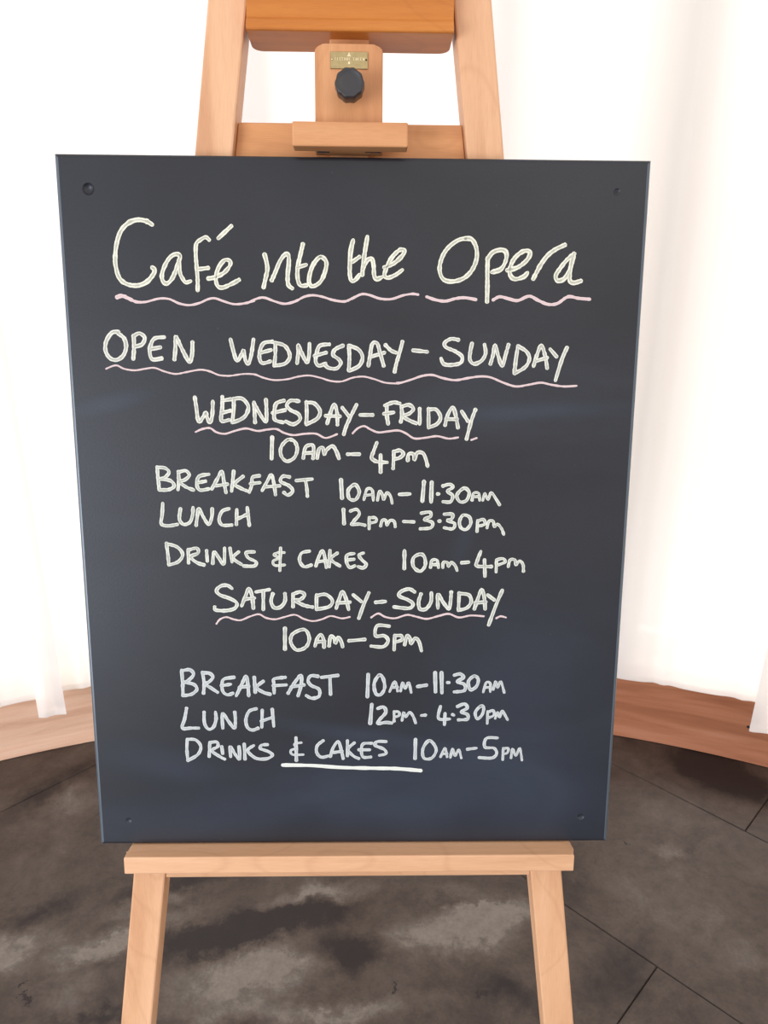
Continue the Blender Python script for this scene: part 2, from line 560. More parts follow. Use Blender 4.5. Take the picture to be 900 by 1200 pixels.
cells = []
S2 = math.sqrt(0.5)
for n0, n1_, off, ln_ in ((1.749, 2.40, -0.392, 1.42), (1.232, 1.749, 0.33, 1.42), (-0.19, 1.232, -0.380, 1.42),
                          (-1.61, -0.19, 0.33, 1.42), (-3.03, -1.61, -0.38, 1.42), (-3.6, -3.03, 0.33, 1.42)):
    for k in range(-4, 4):
        cells.append((n0, n1_, off + k * ln_, off + (k + 1) * ln_))
for i, (n0, n1_, s0, s1) in enumerate(cells):
    gp = 0.0009
    q = [(n, s) for n, s in ((n0 + gp, s0 + gp), (n1_ - gp, s0 + gp), (n1_ - gp, s1 - gp), (n0 + gp, s1 - gp))]
    poly = clip([((n + s) * S2, (n - s) * S2) for n, s in q], RC.x, RC.y, RR + 0.01)
    if not poly or len(poly) < 3:
        continue
    area2 = abs(sum(poly[j][0] * poly[(j + 1) % len(poly)][1] - poly[(j + 1) % len(poly)][0] * poly[j][1] for j in range(len(poly))))
    if area2 < 0.004:
        continue
    bm = bmesh.new()
    dz = random.uniform(-0.0006, 0.0)
    top = [bm.verts.new((x, y, dz)) for x, y in poly]
    bot = [bm.verts.new((x, y, -0.012)) for x, y in poly]
    ft = bm.faces.new(top)
    bm.faces.new(list(reversed(bot)))
    for j in range(len(poly)):
        k2 = (j + 1) % len(poly)
        bm.faces.new((top[j], top[k2], bot[k2], bot[j]))
    bevel(bm, 0.0016, 1, edges=list(ft.edges))
    link('stone_slab', bm, stone, floor_root)


# ------------------------------------------------------------------ curved bay: wall with tall windows, skirting
def cyl(az, r, z):
    a = math.radians(az)
    return (RC.x + r * math.sin(a), RC.y + r * math.cos(a), z)


def arc_block(bm, a0, a1, r0, r1, z0, z1, step=1.5):
    n = max(1, int(round(abs(a1 - a0) / step)))
    rings = []
    for i in range(n + 1):
        a = a0 + (a1 - a0) * i / n
        rings.append([bm.verts.new(cyl(a, r, z)) for r, z in ((r0, z0), (r1, z0), (r1, z1), (r0, z1))])
    for i in range(n):
        for k in range(4):
            bm.faces.new((rings[i][k], rings[i][(k + 1) % 4], rings[i + 1][(k + 1) % 4], rings[i + 1][k]))
    bm.faces.new(rings[0])
    bm.faces.new(list(reversed(rings[-1])))


WIN = [(-62, -48), (-44, -27), (-23.5, -6.2), (-3.8, 5.9), (7.7, 14.1), (16.1, 34), (38, 52), (56, 66)]
SILL, HEAD, TOP = 0.242, 2.75, 3.1
bm = bmesh.new()
arc_block(bm, -70, 70, RR + 0.001, RR + 0.24, -0.05, SILL)
arc_block(bm, -70, 70, RR + 0.001, RR + 0.24, HEAD, TOP)
edges_ = [-70] + [a for w_ in WIN for a in w_] + [70]
for i in range(0, len(edges_), 2):
    arc_block(bm, edges_[i], edges_[i + 1], RR + 0.001, RR + 0.24, SILL, HEAD)
link('wall_back', bm, plaster, kind='structure')
for i, (a0, a1) in enumerate(WIN):
    bm = bmesh.new()
    fw = 0.7
    arc_block(bm, a0, a0 + fw, RR + 0.10, RR + 0.15, SILL, HEAD)
    arc_block(bm, a1 - fw, a1, RR + 0.10, RR + 0.15, SILL, HEAD)
    arc_block(bm, a0 + fw, a1 - fw, RR + 0.10, RR + 0.15, SILL, SILL + 0.05)
    arc_block(bm, a0 + fw, a1 - fw, RR + 0.10, RR + 0.15, HEAD - 0.05, HEAD)
    wo = link('window_%d' % (i + 1), bm, white_paint, kind='structure')
    bm = bmesh.new()
    arc_block(bm, a0 + fw, a1 - fw, RR + 0.122, RR + 0.128, SILL + 0.05, HEAD - 0.05)
    link('pane', bm, glass, wo)

SK = 0.235
skirt_lit = wood('skirting_lit', (0.60, 0.34, 0.22), (0.76, 0.47, 0.32), (0.82, 0.55, 0.40), 0, 0.4, 1.1, 0.8, coat=0.3, still=1)  # same wood, brighter light on the left put into a paler colour
skirt_dim = wood('skirting_dim', (0.31, 0.112, 0.055), (0.43, 0.172, 0.09), (0.50, 0.225, 0.13), 0, 0.35, 1.1, 0.8, coat=0.3, still=1)  # same wood, weaker light on the right put into a darker colour


def skirting(a0, a1, mat):
    bm = bmesh.new()
    prof = [(RR, 0.0), (RR - 0.0245, 0.0), (RR - 0.0275, 0.003), (RR - 0.0255, 0.018), (RR - 0.0215, 0.040), (RR - 0.020, 0.060), (RR - 0.020, SK - 0.006),
            (RR - 0.014, SK), (RR, SK)]
    n = int((a1 - a0) / 1.0)
    rings = []
    for i in range(n + 1):
        a = a0 + (a1 - a0) * i / n
        rings.append([bm.verts.new(cyl(a, r, z)) for r, z in prof])
    for i in range(n):
        for k in range(len(prof)):
            k2 = (k + 1) % len(prof)
            bm.faces.new((rings[i][k], rings[i][k2], rings[i + 1][k2], rings[i + 1][k]))
    bm.faces.new(rings[0])
    bm.faces.new(list(reversed(rings[-1])))
    return bm


base = link('baseboard_back', skirting(-70, 2.0, skirt_lit), skirt_lit, kind='structure')
link('skirting_board', skirting(2.05, 70, skirt_dim), skirt_dim, base, label='length of curved skirting, coloured darker for its dimmer light')
bm = bmesh.new()
bmesh.ops.create_cone(bm, cap_ends=True, segments=12, radius1=0.004, radius2=0.004, depth=0.003)
a_ = math.radians(23.6)
bmesh.ops.transform(bm, matrix=Matrix.Translation(cyl(23.6, RR - 0.0205, 0.115)) @ Matrix.Rotation(-a_, 4, 'Z') @ Matrix.Rotation(PI / 2, 4, 'X'), verts=bm.verts)
link('screw_head', bm, dark_hole, base, label='small dark screw head')


# ------------------------------------------------------------------ curtains
def curtain(name, a0, a1, r, hem, label, folds=9.0, amp=0.010, seed=0.0, top=3.0, taper=None):
    root = empty(name, Matrix.Translation(cyl((a0 + a1) / 2, r, 0.0)), label=label, category='curtain', group='sheer white curtains along the curved bay')
    org = Vector(cyl((a0 + a1) / 2, r, 0.0))

    def rad(az, z):
        t = noise.noise(Vector((az * folds * 0.045 + seed, 0.25 * z, seed * 3)))
        f = math.sin((az * folds * 0.11 + 2.2 * t + 0.35 * z) * PI) * 0.5 + 0.5
        return r - amp * (f ** 1.4) - 0.005 * t

    def sheet(z0f, z1f, dr, rows, th):
        bm = bmesh.new()
        n = int((a1 - a0) / 0.22)
        grid = []
        for j in range(rows + 1):
            row = []
            for i in range(n + 1):
                az = a0 + (a1 - a0) * i / n
                za, zb = z0f(az), z1f(az)
                z = za + (zb - za) * j / rows
                az2 = az
                if taper:
                    az2 = az + taper(az, z)
                row.append(bm.verts.new(Vector(cyl(az2, rad(az, z) + dr, z)) - org))
            grid.append(row)
        for j in range(rows):
            for i in range(n):
                bm.faces.new((grid[j][i], grid[j][i + 1], grid[j + 1][i + 1], grid[j + 1][i]))
        return bm

    link('curtain_cloth', sheet(lambda a: hem(a), lambda a: top, 0, 40, 0), voile, root, smooth=True)
    link('curtain_hem', sheet(lambda a: hem(a) - 0.001, lambda a: hem(a) + 0.016, -0.0015, 2, 0), voile, root, smooth=True)
    return root


curtain('sheer_curtain', -46.0, -19.6, 2.612, lambda a: 0.217 + 0.001 * math.sin(a * 2), 'sheer white curtain panel hanging at the far left of the bay above the pale skirting', seed=1.3)
curtain('sheer_curtain', -20.15, -18.6, 2.580, lambda a: 0.178, 'narrow white curtain strip left of the blackboard whose hem hangs lowest over the pale skirting',
        folds=10, amp=0.006, seed=4.1)
curtain('sheer_curtain', -18.9, 23.9, 2.618, lambda a: (0.225 if a < 0 else 0.238) + 0.001 * math.sin(a * 1.1), 'wide sheer white curtain hanging directly behind the easel and blackboard', seed=7.7, amp=0.006)
curtain('sheer_curtain', 23.30, 46.0, 2.560, lambda a: 0.190 + 0.001 * math.sin(a), 'sheer white curtain panel at the right edge, its hem lower over the reddish skirting',
        seed=2.9, taper=lambda a, z: -1.0 * (0.19 - z) * (0.0 if z > 0.2 else 1.0))


# ------------------------------------------------------------------ easel
EB = Vector((-0.008, -1.16, 0.0))                       # foot of the easel in board coordinates
easel = empty('wooden_easel', FRAME @ Matrix.Translation(EB), label='light beech display easel standing on the stone floor and holding the blackboard', category='easel')
EINV = easel.matrix_world.inverted()
up_w = Vector((0, 0, 1))


def epart(name, bm, mat, parent=None, smooth=False, **props):
    """geometry given in board coordinates"""
    bmesh.ops.translate(bm, verts=bm.verts, vec=-EB)
    return link(name, bm, mat, parent or easel, smooth, **props)


def cut_floor(bm, z=0.0):
    co = FINV @ Vector((0, 0, z))
    no = (FINV.to_3x3() @ up_w).normalized()
    r_ = bmesh.ops.bisect_plane(bm, geom=list(bm.verts) + list(bm.edges) + list(bm.faces), plane_co=co, plane_no=no, clear_inner=True)
    ed = [e for e in r_['geom_cut'] if isinstance(e, bmesh.types.BMEdge)]
    if ed:
        bmesh.ops.contextual_create(bm, geom=ed)


LEGW = 0.0385


def front_leg(uc, slope):
    """uc(v) centre line; slope = du/dv"""
    bm = bmesh.new()
    hw = LEGW / 2
    v0, v1 = -1.35, 0.72
    p = []
    for wv in (-0.052, -0.018):
        for v_, s in ((v0, -1), (v0, 1), (v1, 1), (v1, -1)):
            p.append((uc(v_) + s * hw, v_, wv))
    hexa(bm, p)
    bevel(bm, 0.0022, 2)
    cut_floor(bm, 0.006)
    return bm


ucL = lambda v_: -0.1353 - 0.1291 * (0.459 - v_)
ucR = lambda v_: 0.1249 + 0.1211 * (0.4607 - v_)
for f_ in (ucL, ucR):
    leg = epart('leg', front_leg(f_, 0), beech_leg)
    vb = -1.149
    bm = bmesh.new()
    box(bm, (f_(vb) - 0.017, -1.30, -0.050), (f_(vb) + 0.017, -1.10, -0.020))
    cut_floor(bm, 0.0)
    co = FINV @ Vector((0, 0, 0.006))
    no = (FINV.to_3x3() @ up_w).normalized()
    r_ = bmesh.ops.bisect_plane(bm, geom=list(bm.verts) + list(bm.edges) + list(bm.faces), plane_co=co, plane_no=no, clear_outer=True)
    bmesh.ops.contextual_create(bm, geom=[e for e in r_['geom_cut'] if isinstance(e, bmesh.types.BMEdge)])
    epart('foot_pad', bm, rubber, leg)

# head block joining the legs at the top (above the picture)
bm = bmesh.new()
box(bm, (ucL(0.70) - 0.03, 0.69, -0.056), (ucR(0.70) + 0.03, 0.735, -0.014))
bevel(bm, 0.004)
epart('head_block', bm, beech_across)
# rear leg
top_w = FRAME @ Vector((-0.006, 0.68, -0.085))
foot_w = Vector((top_w.x, 1.56, 0.0))
a_l, b_l = FINV @ top_w, FINV @ foot_w
d_l = (b_l - a_l).normalized()
side = Vector((1, 0, 0))
bk = d_l.cross(side).normalized()
bm = bmesh.new()
e_l = b_l + d_l * 0.05
hexa(bm, [q + side * s * 0.018 + bk * t * 0.014 for q in (e_l, a_l) for s, t in ((-1, -1), (1, -1), (1, 1), (-1, 1))])
bevel(bm, 0.002)
cut_floor(bm, 0.0)
epart('leg', bm, beech_up, label='single rear leg hidden behind the board')
bm = bmesh.new()
box(bm, (-0.030, 0.655, -0.105), (0.018, 0.70, -0.054))
bevel(bm, 0.003)
epart('hinge', bm, steel)

# mast that the sliding clamp runs on
bm = bmesh.new()
box(bm, (-0.026, -0.42, -0.044), (0.014, 0.80, -0.020))
bevel(bm, 0.002)
epart('mast', bm, beech_up)

# rail behind the slider, let in between the legs
r0, r1 = survey(283, 143, -0.030), survey(543, 147, -0.030)
bm = bmesh.new()
vt, vb = 0.4203, 0.372
hexa(bm, [(ucL(vb) + LEGW / 2 + 0.0005, vb, -0.046), (ucR(vb) - LEGW / 2 - 0.0005, vb, -0.046), (ucR(vb) - LEGW / 2 - 0.0005, vb, -0.030), (ucL(vb) + LEGW / 2 + 0.0005, vb, -0.030),
          (ucL(vt) + LEGW / 2 + 0.0005, vt, -0.046), (ucR(vt) - LEGW / 2 - 0.0005, vt, -0.046), (ucR(vt) - LEGW / 2 - 0.0005, vt, -0.030), (ucL(vt) + LEGW / 2 + 0.0005, vt, -0.030)])
bevel(bm, 0.0008, 1)
epart('rail', bm, beech_rail, label='darker cross rail between the legs')

# lower rail under the ledge
vt, vb = -0.395, -0.4395
bm = bmesh.new()
hexa(bm, [(ucL(vb) + LEGW / 2, vb, -0.046), (ucR(vb) - LEGW / 2, vb, -0.046), (ucR(vb) - LEGW / 2, vb, -0.020), (ucL(vb) + LEGW / 2, vb, -0.020),
          (ucL(vt) + LEGW / 2, vt, -0.046), (ucR(vt) - LEGW / 2, vt, -0.046), (ucR(vt) - LEGW / 2, vt, -0.020), (ucL(vt) + LEGW / 2, vt, -0.020)])
bevel(bm, 0.0012, 1)
epart('rail', bm, pale_beech)

# top beam with a rounded lower front edge and rounded back corners
bm = bmesh.new()
uL, uR = survey(288, 33, 0.0)[0], survey(532, 37, 0.0)[0]
pv = 0.4955
prof = [(-0.052, pv), (-0.0022, pv), (-0.0006, pv + 0.0006), (0.0, pv + 0.0018), (-0.0004, pv + 0.006), (-0.0024, pv + 0.0105), (-0.005, pv + 0.0135), (-0.0056, pv + 0.018), (-0.0058, pv + 0.075), (-0.052, pv + 0.075)]
cut = []
NS = 6
us = []
for k in range(NS + 1):
    t = k / NS * PI / 2
    us.append((uL + 0.011 * (1 - math.sin(t)), math.cos(t)))
us = [(uL + 0.011 * (1 - math.cos(k / NS * PI / 2)), 1 - math.sin(k / NS * PI / 2)) for k in range(NS + 1)]
us = us + [(uR - (u_ - uL), s_) for u_, s_ in reversed(us)]
rings = []
for u_, s_ in us:
    rings.append([bm.verts.new((u_, v_, wv + (0.012 * s_ if wv < -0.05 else 0))) for wv, v_ in prof])
for i in range(len(rings) - 1):
    for k in range(len(prof)):
        k2 = (k + 1) % len(prof)
        bm.faces.new((rings[i][k], rings[i][k2], rings[i + 1][k2], rings[i + 1][k]))
bm.faces.new(rings[0])
bm.faces.new(list(reversed(rings[-1])))
epart('top_beam', bm, varnished, label='thick orange varnished crossbeam')

# sliding clamp: block with rounded shoulders, lip, plaque, knob
slx = [survey(369, 110, 0.0)[0], survey(448.5, 110, 0.0)[0]]
vtop, vbot = survey(410, 51.5, 0.0)[1], 0.3865
bm = bmesh.new()
pts = [(slx[0], vbot), (slx[1], vbot)]
rr_ = 0.011
for k in range(7):
    t = k / 6 * PI / 2
    pts.append((slx[1] - rr_ * (1 - math.cos(t)), vtop - 0.007 - 0.003 * 0 + 0.007 * math.sin(t)))
for k in range(7):
    t = k / 6 * PI / 2
    pts.append((slx[0] + rr_ * (1 - math.sin(t)), vtop - 0.007 + 0.007 * math.cos(t)))
fr_ = [bm.verts.new((x, y, 0.0)) for x, y in pts]
bk_ = [bm.verts.new((x, y, -0.0185)) for x, y in pts]
ff = bm.faces.new(fr_)
bm.faces.new(list(reversed(bk_)))
for i in range(len(pts)):
    j = (i + 1) % len(pts)
    bm.faces.new((fr_[i], fr_[j], bk_[j], bk_[i]))
bevel(bm, 0.0012, 2, edges=list(ff.edges))
slider = epart('clamp_block', bm, beech_up)
for x0, x1 in ((372, 386), (428, 446)):  # dark strips at both lower ends of the clamp block
    bm = bmesh.new()
    ua, va = survey(x0, 178.5, 0.001)
    ub, vb = survey(x1, 174.5, 0.001)
    box(bm, (ua, va, -0.001), (ub, vb, 0.0009))
    epart('dark_end', bm, dark_hole, slider)
la, lb = survey(342, 141.5, 0.02), survey(478, 172.5, 0.02)
bm = bmesh.new()
box(bm, (la[0], lb[1], 0.0004), (lb[0], la[1], 0.020))
bevel(bm, 0.0015, 2)
epart('clamp_lip', bm, beech_across)
pa, pb = survey(387, 60, 0.0012), survey(431, 81, 0.0012)
bm = bmesh.new()
box(bm, (pa[0], pb[1], 0.0002), (pb[0], pa[1], 0.0012))
bevel(bm, 0.0003, 1)
plaque = epart('brass_plaque', bm, brass, label='small brass maker plate with worn lettering')
# embossed worn marks: a small crest above one row of rubbed capitals
bm = bmesh.new()
x = pa[0] + 0.0042
vm = (pa[1] + pb[1]) / 2 + 0.0008
marks = 'TITTKNE.TAGEK'
for i, ch in enumerate(marks):
    hh = 0.0026
    if ch == '.':
        x += 0.0018
        continue
    if ch in 'TIFKNEAG':
        box(bm, (x + 0.0004, vm - hh / 2, 0.0011), (x + 0.0008, vm + hh / 2, 0.00165))
    if ch in 'TEG':
        box(bm, (x, vm + hh / 2 - 0.0004, 0.0011), (x + 0.0016, vm + hh / 2, 0.00165))
    if ch in 'EG':
        box(bm, (x + 0.0004, vm - hh / 2, 0.0011), (x + 0.0016, vm - hh / 2 + 0.0004, 0.00165))
    if ch in 'KNA':
        box(bm, (x + 0.0014, vm - hh / 2, 0.0011), (x + 0.0018, vm + hh / 2, 0.00165))
        box(bm, (x + 0.0006, vm - 0.0002, 0.0011), (x + 0.0015, vm + 0.0002, 0.00165))
    x += 0.0023
epart('embossed_lettering', bm, brass_bright, plaque)
bm = bmesh.new()
cx = (pa[0] + pb[0]) / 2
for k in range(3):
    box(bm, (cx - 0.0016 + 0.0005 * k, vm + 0.0024 + 0.0012 * k, 0.0011), (cx + 0.0016 - 0.0005 * k, vm + 0.0033 + 0.0012 * k, 0.0016))
box(bm, (cx - 0.0008, vm - 0.0045, 0.0011), (cx + 0.0008, vm - 0.0022, 0.0015))
epart('embossed_crest', bm, brass_bright, plaque)
for xx in (pa[0] + 0.0016, pb[0] - 0.0016):
    bm = bmesh.new()
    bmesh.ops.create_uvsphere(bm, u_segments=10, v_segments=6, radius=0.0009)
    bmesh.ops.translate(bm, verts=bm.verts, vec=(xx, vm - 0.0004, 0.0013))
    epart('pin', bm, brass_bright if xx < cx else dark_hole, plaque)
# fluted knob
kc = survey(409.5, 96.5, 0.030)
kr = 1.05 * (survey(426.3, 97, 0.030)[0] - survey(392.7, 97, 0.030)[0]) / 2
bm = bmesh.new()
NK = 72
rings = []
for wv, f in ((0.0135, 0.80), (0.0140, 0.96), (0.0155, 1.0), (0.0270, 1.0), (0.0290, 0.975), (0.0302, 0.91), (0.0306, 0.84), (0.0300, 0.78), (0.0297, 0.4)):
    ring = []
    for k in range(NK):
        t = 2 * PI * k / NK
        fl_ = 1 - 0.055 * (0.5 - 0.5 * math.cos(10 * t)) * (1 if f > 0.88 else 0)
        ring.append(bm.verts.new((kc[0] + kr * f * fl_ * math.cos(t), kc[1] + kr * f * fl_ * math.sin(t), wv)))
    rings.append(ring)
for a, b2 in zip(rings, rings[1:]):
    for k in range(NK):
        bm.faces.new((a[k], a[(k + 1) % NK], b2[(k + 1) % NK], b2[k]))
bm.faces.new(rings[-1])
bm.faces.new(list(reversed(rings[0])))
knob = epart('knob', bm, black_plastic, smooth=True, label='round black fluted plastic knob')
bm = bmesh.new()
bmesh.ops.create_cone(bm, cap_ends=True, segments=24, radius1=0.005, radius2=0.005, depth=0.0137)
bmesh.ops.translate(bm, verts=bm.verts, vec=(kc[0], kc[1], 0.0070))
epart('bolt', bm, steel, knob, smooth=False)

# ledge that carries the board
WL = 0.024
fa, fb = survey(145, 1006, WL), survey(673, 999, WL)
vlt = -BH / 2 - 0.0004
vlb = (survey(145, 1025.5, WL)[1] + survey(673, 1020, WL)[1]) / 2
bm = bmesh.new()
u0, u1 = survey(155, 992, 0.0)[0], survey(667, 990, 0.0)[0]
# plan outline: narrower shelf with a wider lip in front
outl = [(u0, -0.017), (u1, -0.017), (u1 + 0.002, 0.012), (fb[0] - 0.0006, 0.013), (fb[0], 0.0145), (fb[0], WL), (fa[0], WL), (fa[0], 0.0145), (fa[0] + 0.0006, 0.013), (u0 - 0.002, 0.012)]
tp = [bm.verts.new((u_, vlt, w_)) for u_, w_ in outl]
bt = [bm.verts.new((u_, vlb, w_)) for u_, w_ in outl]
f1 = bm.faces.new(tp)
f2 = bm.faces.new(list(reversed(bt)))
for i in range(len(outl)):
    j = (i + 1) % len(outl)
    bm.faces.new((tp[i], tp[j], bt[j], bt[i]))
bevel(bm, 0.0014, 2, edges=list(set(f1.edges) | set(f2.edges)))
epart('ledge', bm, pale_beech, label='pale beech ledge under the board')

# ------------------------------------------------------------------ chalkboard
BB = Vector((0, -BH / 2, 0))
board = empty('chalkboard', FRAME @ Matrix.Translation(BB), label='black chalkboard on the easel, handwritten with cafe opening hours', category='chalkboard')


def bpart(name, bm, mat, parent=None, smooth=False, **props):
    bmesh.ops.translate(bm, verts=bm.verts, vec=-BB)
    return link(name, bm, mat, parent or board, smooth, **props)


bm = bmesh.new()
box(bm, (-BW / 2, -BH / 2, -BT + 0.0003), (BW / 2, BH / 2, 0.0))
front_edges = [e for e in bm.edges if all(abs(v_.co.z) < 1e-6 for v_ in e.verts)]
bevel(bm, 0.0042, 4, edges=front_edges)
# countersunk holes cut with a boolean
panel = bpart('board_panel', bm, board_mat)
HOLES = [(103.5, 221.5, 0.0060, 0.0030), (723, 225, 0.0036, 0.0012), (151, 961.5, 0.0036, 0.0014), (680.5, 957, 0.0040, 0.0014)]
bm = bmesh.new()
for x_, y_, r_, dp_ in HOLES:
    u_, v_ = survey(x_, y_)
    R_ = (r_ * r_ + dp_ * dp_) / (2 * dp_)
    mt = Matrix.Translation((u_, v_ + BH / 2, R_ - dp_))
    bmesh.ops.create_uvsphere(bm, u_segments=40, v_segments=48, radius=R_, matrix=mt @ Matrix.Rotation(0.013, 4, 'X'))
cm = bpy.data.meshes.new('hole_cutter')
bm.to_mesh(cm)
bm.free()
cut_o = bpy.data.objects.new('hole_cutter', cm)
C.objects.link(cut_o)
cut_o.matrix_world = board.matrix_world
md = panel.modifiers.new('holes', 'BOOLEAN')
md.operation = 'DIFFERENCE'
md.solver = 'EXACT'
md.object = cut_o
bpy.context.view_layer.update()
dg = bpy.context.evaluated_depsgraph_get()
nm = bpy.data.meshes.new_from_object(panel.evaluated_get(dg))
panel.modifiers.clear()
panel.data = nm
bpy.data.objects.remove(cut_o)
nm.materials.append(plain('pale_painted_edge', (0.085, 0.105, 0.125), 0.28))  # lighter blue-grey along the left and right edges
for p_ in nm.polygons:
    if abs(p_.center.x) > BW / 2 - 0.0045:
        p_.material_index = 1
for x_, y_, r_ in ((723, 225, 0.0007), (150.5, 960.5, 0.0012), (680, 956, 0.0013)):
    bm = bmesh.new()
    u_, v_ = survey(x_, y_)
    bmesh.ops.create_cone(bm, cap_ends=True, segments=14, radius1=r_, radius2=r_, depth=0.0004, matrix=Matrix.Translation((u_, v_, -0.0010)))
    bpart('sunken_screw', bm, dark_hole)


def smooth_pts(p, sub=6):
    """Catmull-Rom through the measured points"""
    if len(p) < 3:
        a, b_ = p[0], p[-1]
        return [(a[0] + (b_[0] - a[0]) * i / 4, a[1] + (b_[1] - a[1]) * i / 4) for i in range(5)]
    closed = abs(p[0][0] - p[-1][0]) + abs(p[0][1] - p[-1][1]) < 1e-6
    ext = ([p[-2]] if closed else [p[0]]) + list(p) + ([p[1]] if closed else [p[-1]])
    o = []
    for i in range(1, len(ext) - 2):
        p0, p1, p2, p3 = ext[i - 1], ext[i], ext[i + 1], ext[i + 2]
        for k in range(sub):
            t = k / sub
            o.append(tuple(0.5 * (2 * p1[c] + (p2[c] - p0[c]) * t + (2 * p0[c] - 5 * p1[c] + 4 * p2[c] - p3[c]) * t * t +
                                  (3 * p1[c] - p0[c] - 3 * p2[c] + p3[c]) * t ** 3) for c in (0, 1)))
    o.append(tuple(p[-1]))
    return o


zlev = [0.0]


def ribbon(bm, uvl, pts, wd):
    """a raised chalk stroke with round ends, on the board's face; pts in metres (u, v)"""
    zlev[0] = (zlev[0] + 0.000012) % 0.0003
    z = 0.00012 + zlev[0]
    n = len(pts)
    hw = wd / 2
    tan = []
    for i in range(n):
        a, b_ = pts[max(0, i - 1)], pts[min(n - 1, i + 1)]
        d = Vector((b_[0] - a[0], b_[1] - a[1]))
        tan.append(d.normalized() if d.length > 1e-9 else (tan[-1] if tan else Vector((1, 0))))
    L = []
    sd = random.random() * 50

    def cross(c, t, w_):
        nrm = Vector((-t.y, t.x))
        jig = 1.0 + 0.30 * noise.noise(Vector((c[0] * 330, c[1] * 330, sd)))
        w2 = w_ * jig
        return [bm.verts.new((c[0] + nrm.x * w2 * s, c[1] + nrm.y * w2 * s, z + zz)) for s, zz in ((1, -0.0001), (0.55, 0.0), (-0.55, 0.0), (-1, -0.0001))]

    for f in (1.0, 0.72, 0.4):                        # start cap
        c = (pts[0][0] - tan[0].x * hw * f, pts[0][1] - tan[0].y * hw * f)
        L.append((cross(c, tan[0], hw * max(0.12, math.sqrt(1 - f * f))), 1))
    for i in range(n):
        L.append((cross(pts[i], tan[i], hw), 0))
    for f in (0.4, 0.72, 1.0):
        c = (pts[-1][0] + tan[-1].x * hw * f, pts[-1][1] + tan[-1].y * hw * f)
        L.append((cross(c, tan[-1], hw * max(0.12, math.sqrt(1 - f * f))), 1))
    vv = (0.0, 0.225, 0.775, 1.0)
    for i in range(len(L) - 1):
        for k in range(3):
            try:
                f = bm.faces.new((L[i][0][k], L[i][0][k + 1], L[i + 1][0][k + 1], L[i + 1][0][k]))
            except ValueError:
                continue
            vals = (vv[k], vv[k + 1], vv[k + 1], vv[k])
            caps = (L[i][1], L[i][1], L[i + 1][1], L[i + 1][1])
            for lp, v_, cp in zip(f.loops, vals, caps):
                lp[uvl].uv = (i * 0.1, 0.98 if cp and i in (0, len(L) - 2) else v_)
    return


def strokes(text, x0, y0, sc):
    """'x,y x,y / x,y ...' in the frame of a measured detail -> lists of board points"""
    out_ = []
    for s in text.split('/'):
        p = [tuple(float(q) for q in t.split(',')) for t in s.split()]
        p = [(x0 + x / sc, y0 + y / sc) for x, y in p]
        out_.append([survey(*q) for q in smooth_pts(p)])
    return out_


PXM = 0.60 / 645.0                                     # metres of board per pixel of the photograph


def write(name, colour, label, *groups):
    bm = bmesh.new()
    uvl = bm.loops.layers.uv.new('UVMap')
    for x0, y0, sc, wpx, text in groups:
        for st in strokes(text, x0, y0, sc):
            ribbon(bm, uvl, st, wpx * PXM)
    bmesh.ops.translate(bm, verts=bm.verts, vec=-BB)
    me = bpy.data.meshes.new(name)
    bm.normal_update()
    bm.to_mesh(me)
    bm.free()
    me.materials.append(CH[colour])
    o = bpy.data.objects.new(name, me)
    C.objects.link(o)
    o.parent = board
    o['label'] = label
    return o


LET, UND = 'chalk_lettering', 'chalk_underline'
write(LET, 'cream', 'cream handwritten word Café in the title',
  (120, 240, 5, 4.9, '290,115 255,95 205,88 155,105 110,150 85,220 75,300 78,360 100,430 145,465 205,473 255,455 290,420 307,385 293,368'),
  (120, 240, 5, 4.4, '455,300 425,290 390,315 360,370 348,420 360,455 385,458 415,420 440,350 455,300/450,340 455,400 475,440 490,455 515,448'
   '/625,205 605,190 575,205 550,230 547,290 553,370 558,440 558,500/560,378 620,370/620,432 660,425 710,400 745,360 748,330 715,325 680,370 665,430 675,475 705,485 760,462 800,440/680,195 755,125'))
write(LET, 'cream', 'cream handwritten word into in the title',
  (290, 240, 4.5, 4.6, '90,262 100,300 105,340 95,390 85,435/128,398 145,360 170,300 195,265 215,265 218,310 212,370 215,420 235,440'
   '/292,208 280,260 265,330 265,390 280,425 310,425/265,330 308,317/385,275 350,310 330,360 325,410 345,430 385,405 410,350 415,300 385,275'))
write(LET, 'cream', 'cream handwritten word the in the title',
  (290, 240, 4.5, 4.6, '557,188 545,240 540,310 540,370 550,402 570,395 590,370/555,300 590,275/632,170 622,230 612,300 605,370/608,340 630,295 655,285 665,320 668,370 680,392 708,382'
   '/722,330 770,310 815,270 828,240 800,240 760,280 735,330 722,370 740,385 780,370 815,345'))
write(LET, 'cream', 'cream handwritten word Opera in the title',
  (500, 260, 4.5, 4.8, '205,88 160,100 110,140 80,190 68,250 85,300 130,315 190,300 235,260 262,200 262,140 240,95 205,88'
   '/322,190 320,260 320,340 318,420/322,195 350,160 395,148 420,165 415,210 390,250 345,265/425,255 480,240 530,200 545,160 510,155 465,190 440,240 440,280 465,302 510,290 530,270'
   '/728,122 680,145 640,175 605,220 580,265 562,300/778,170 740,200 700,250 680,285 690,310 725,300 755,250 775,180/775,168 765,210 755,270 755,310 775,322 812,312'))
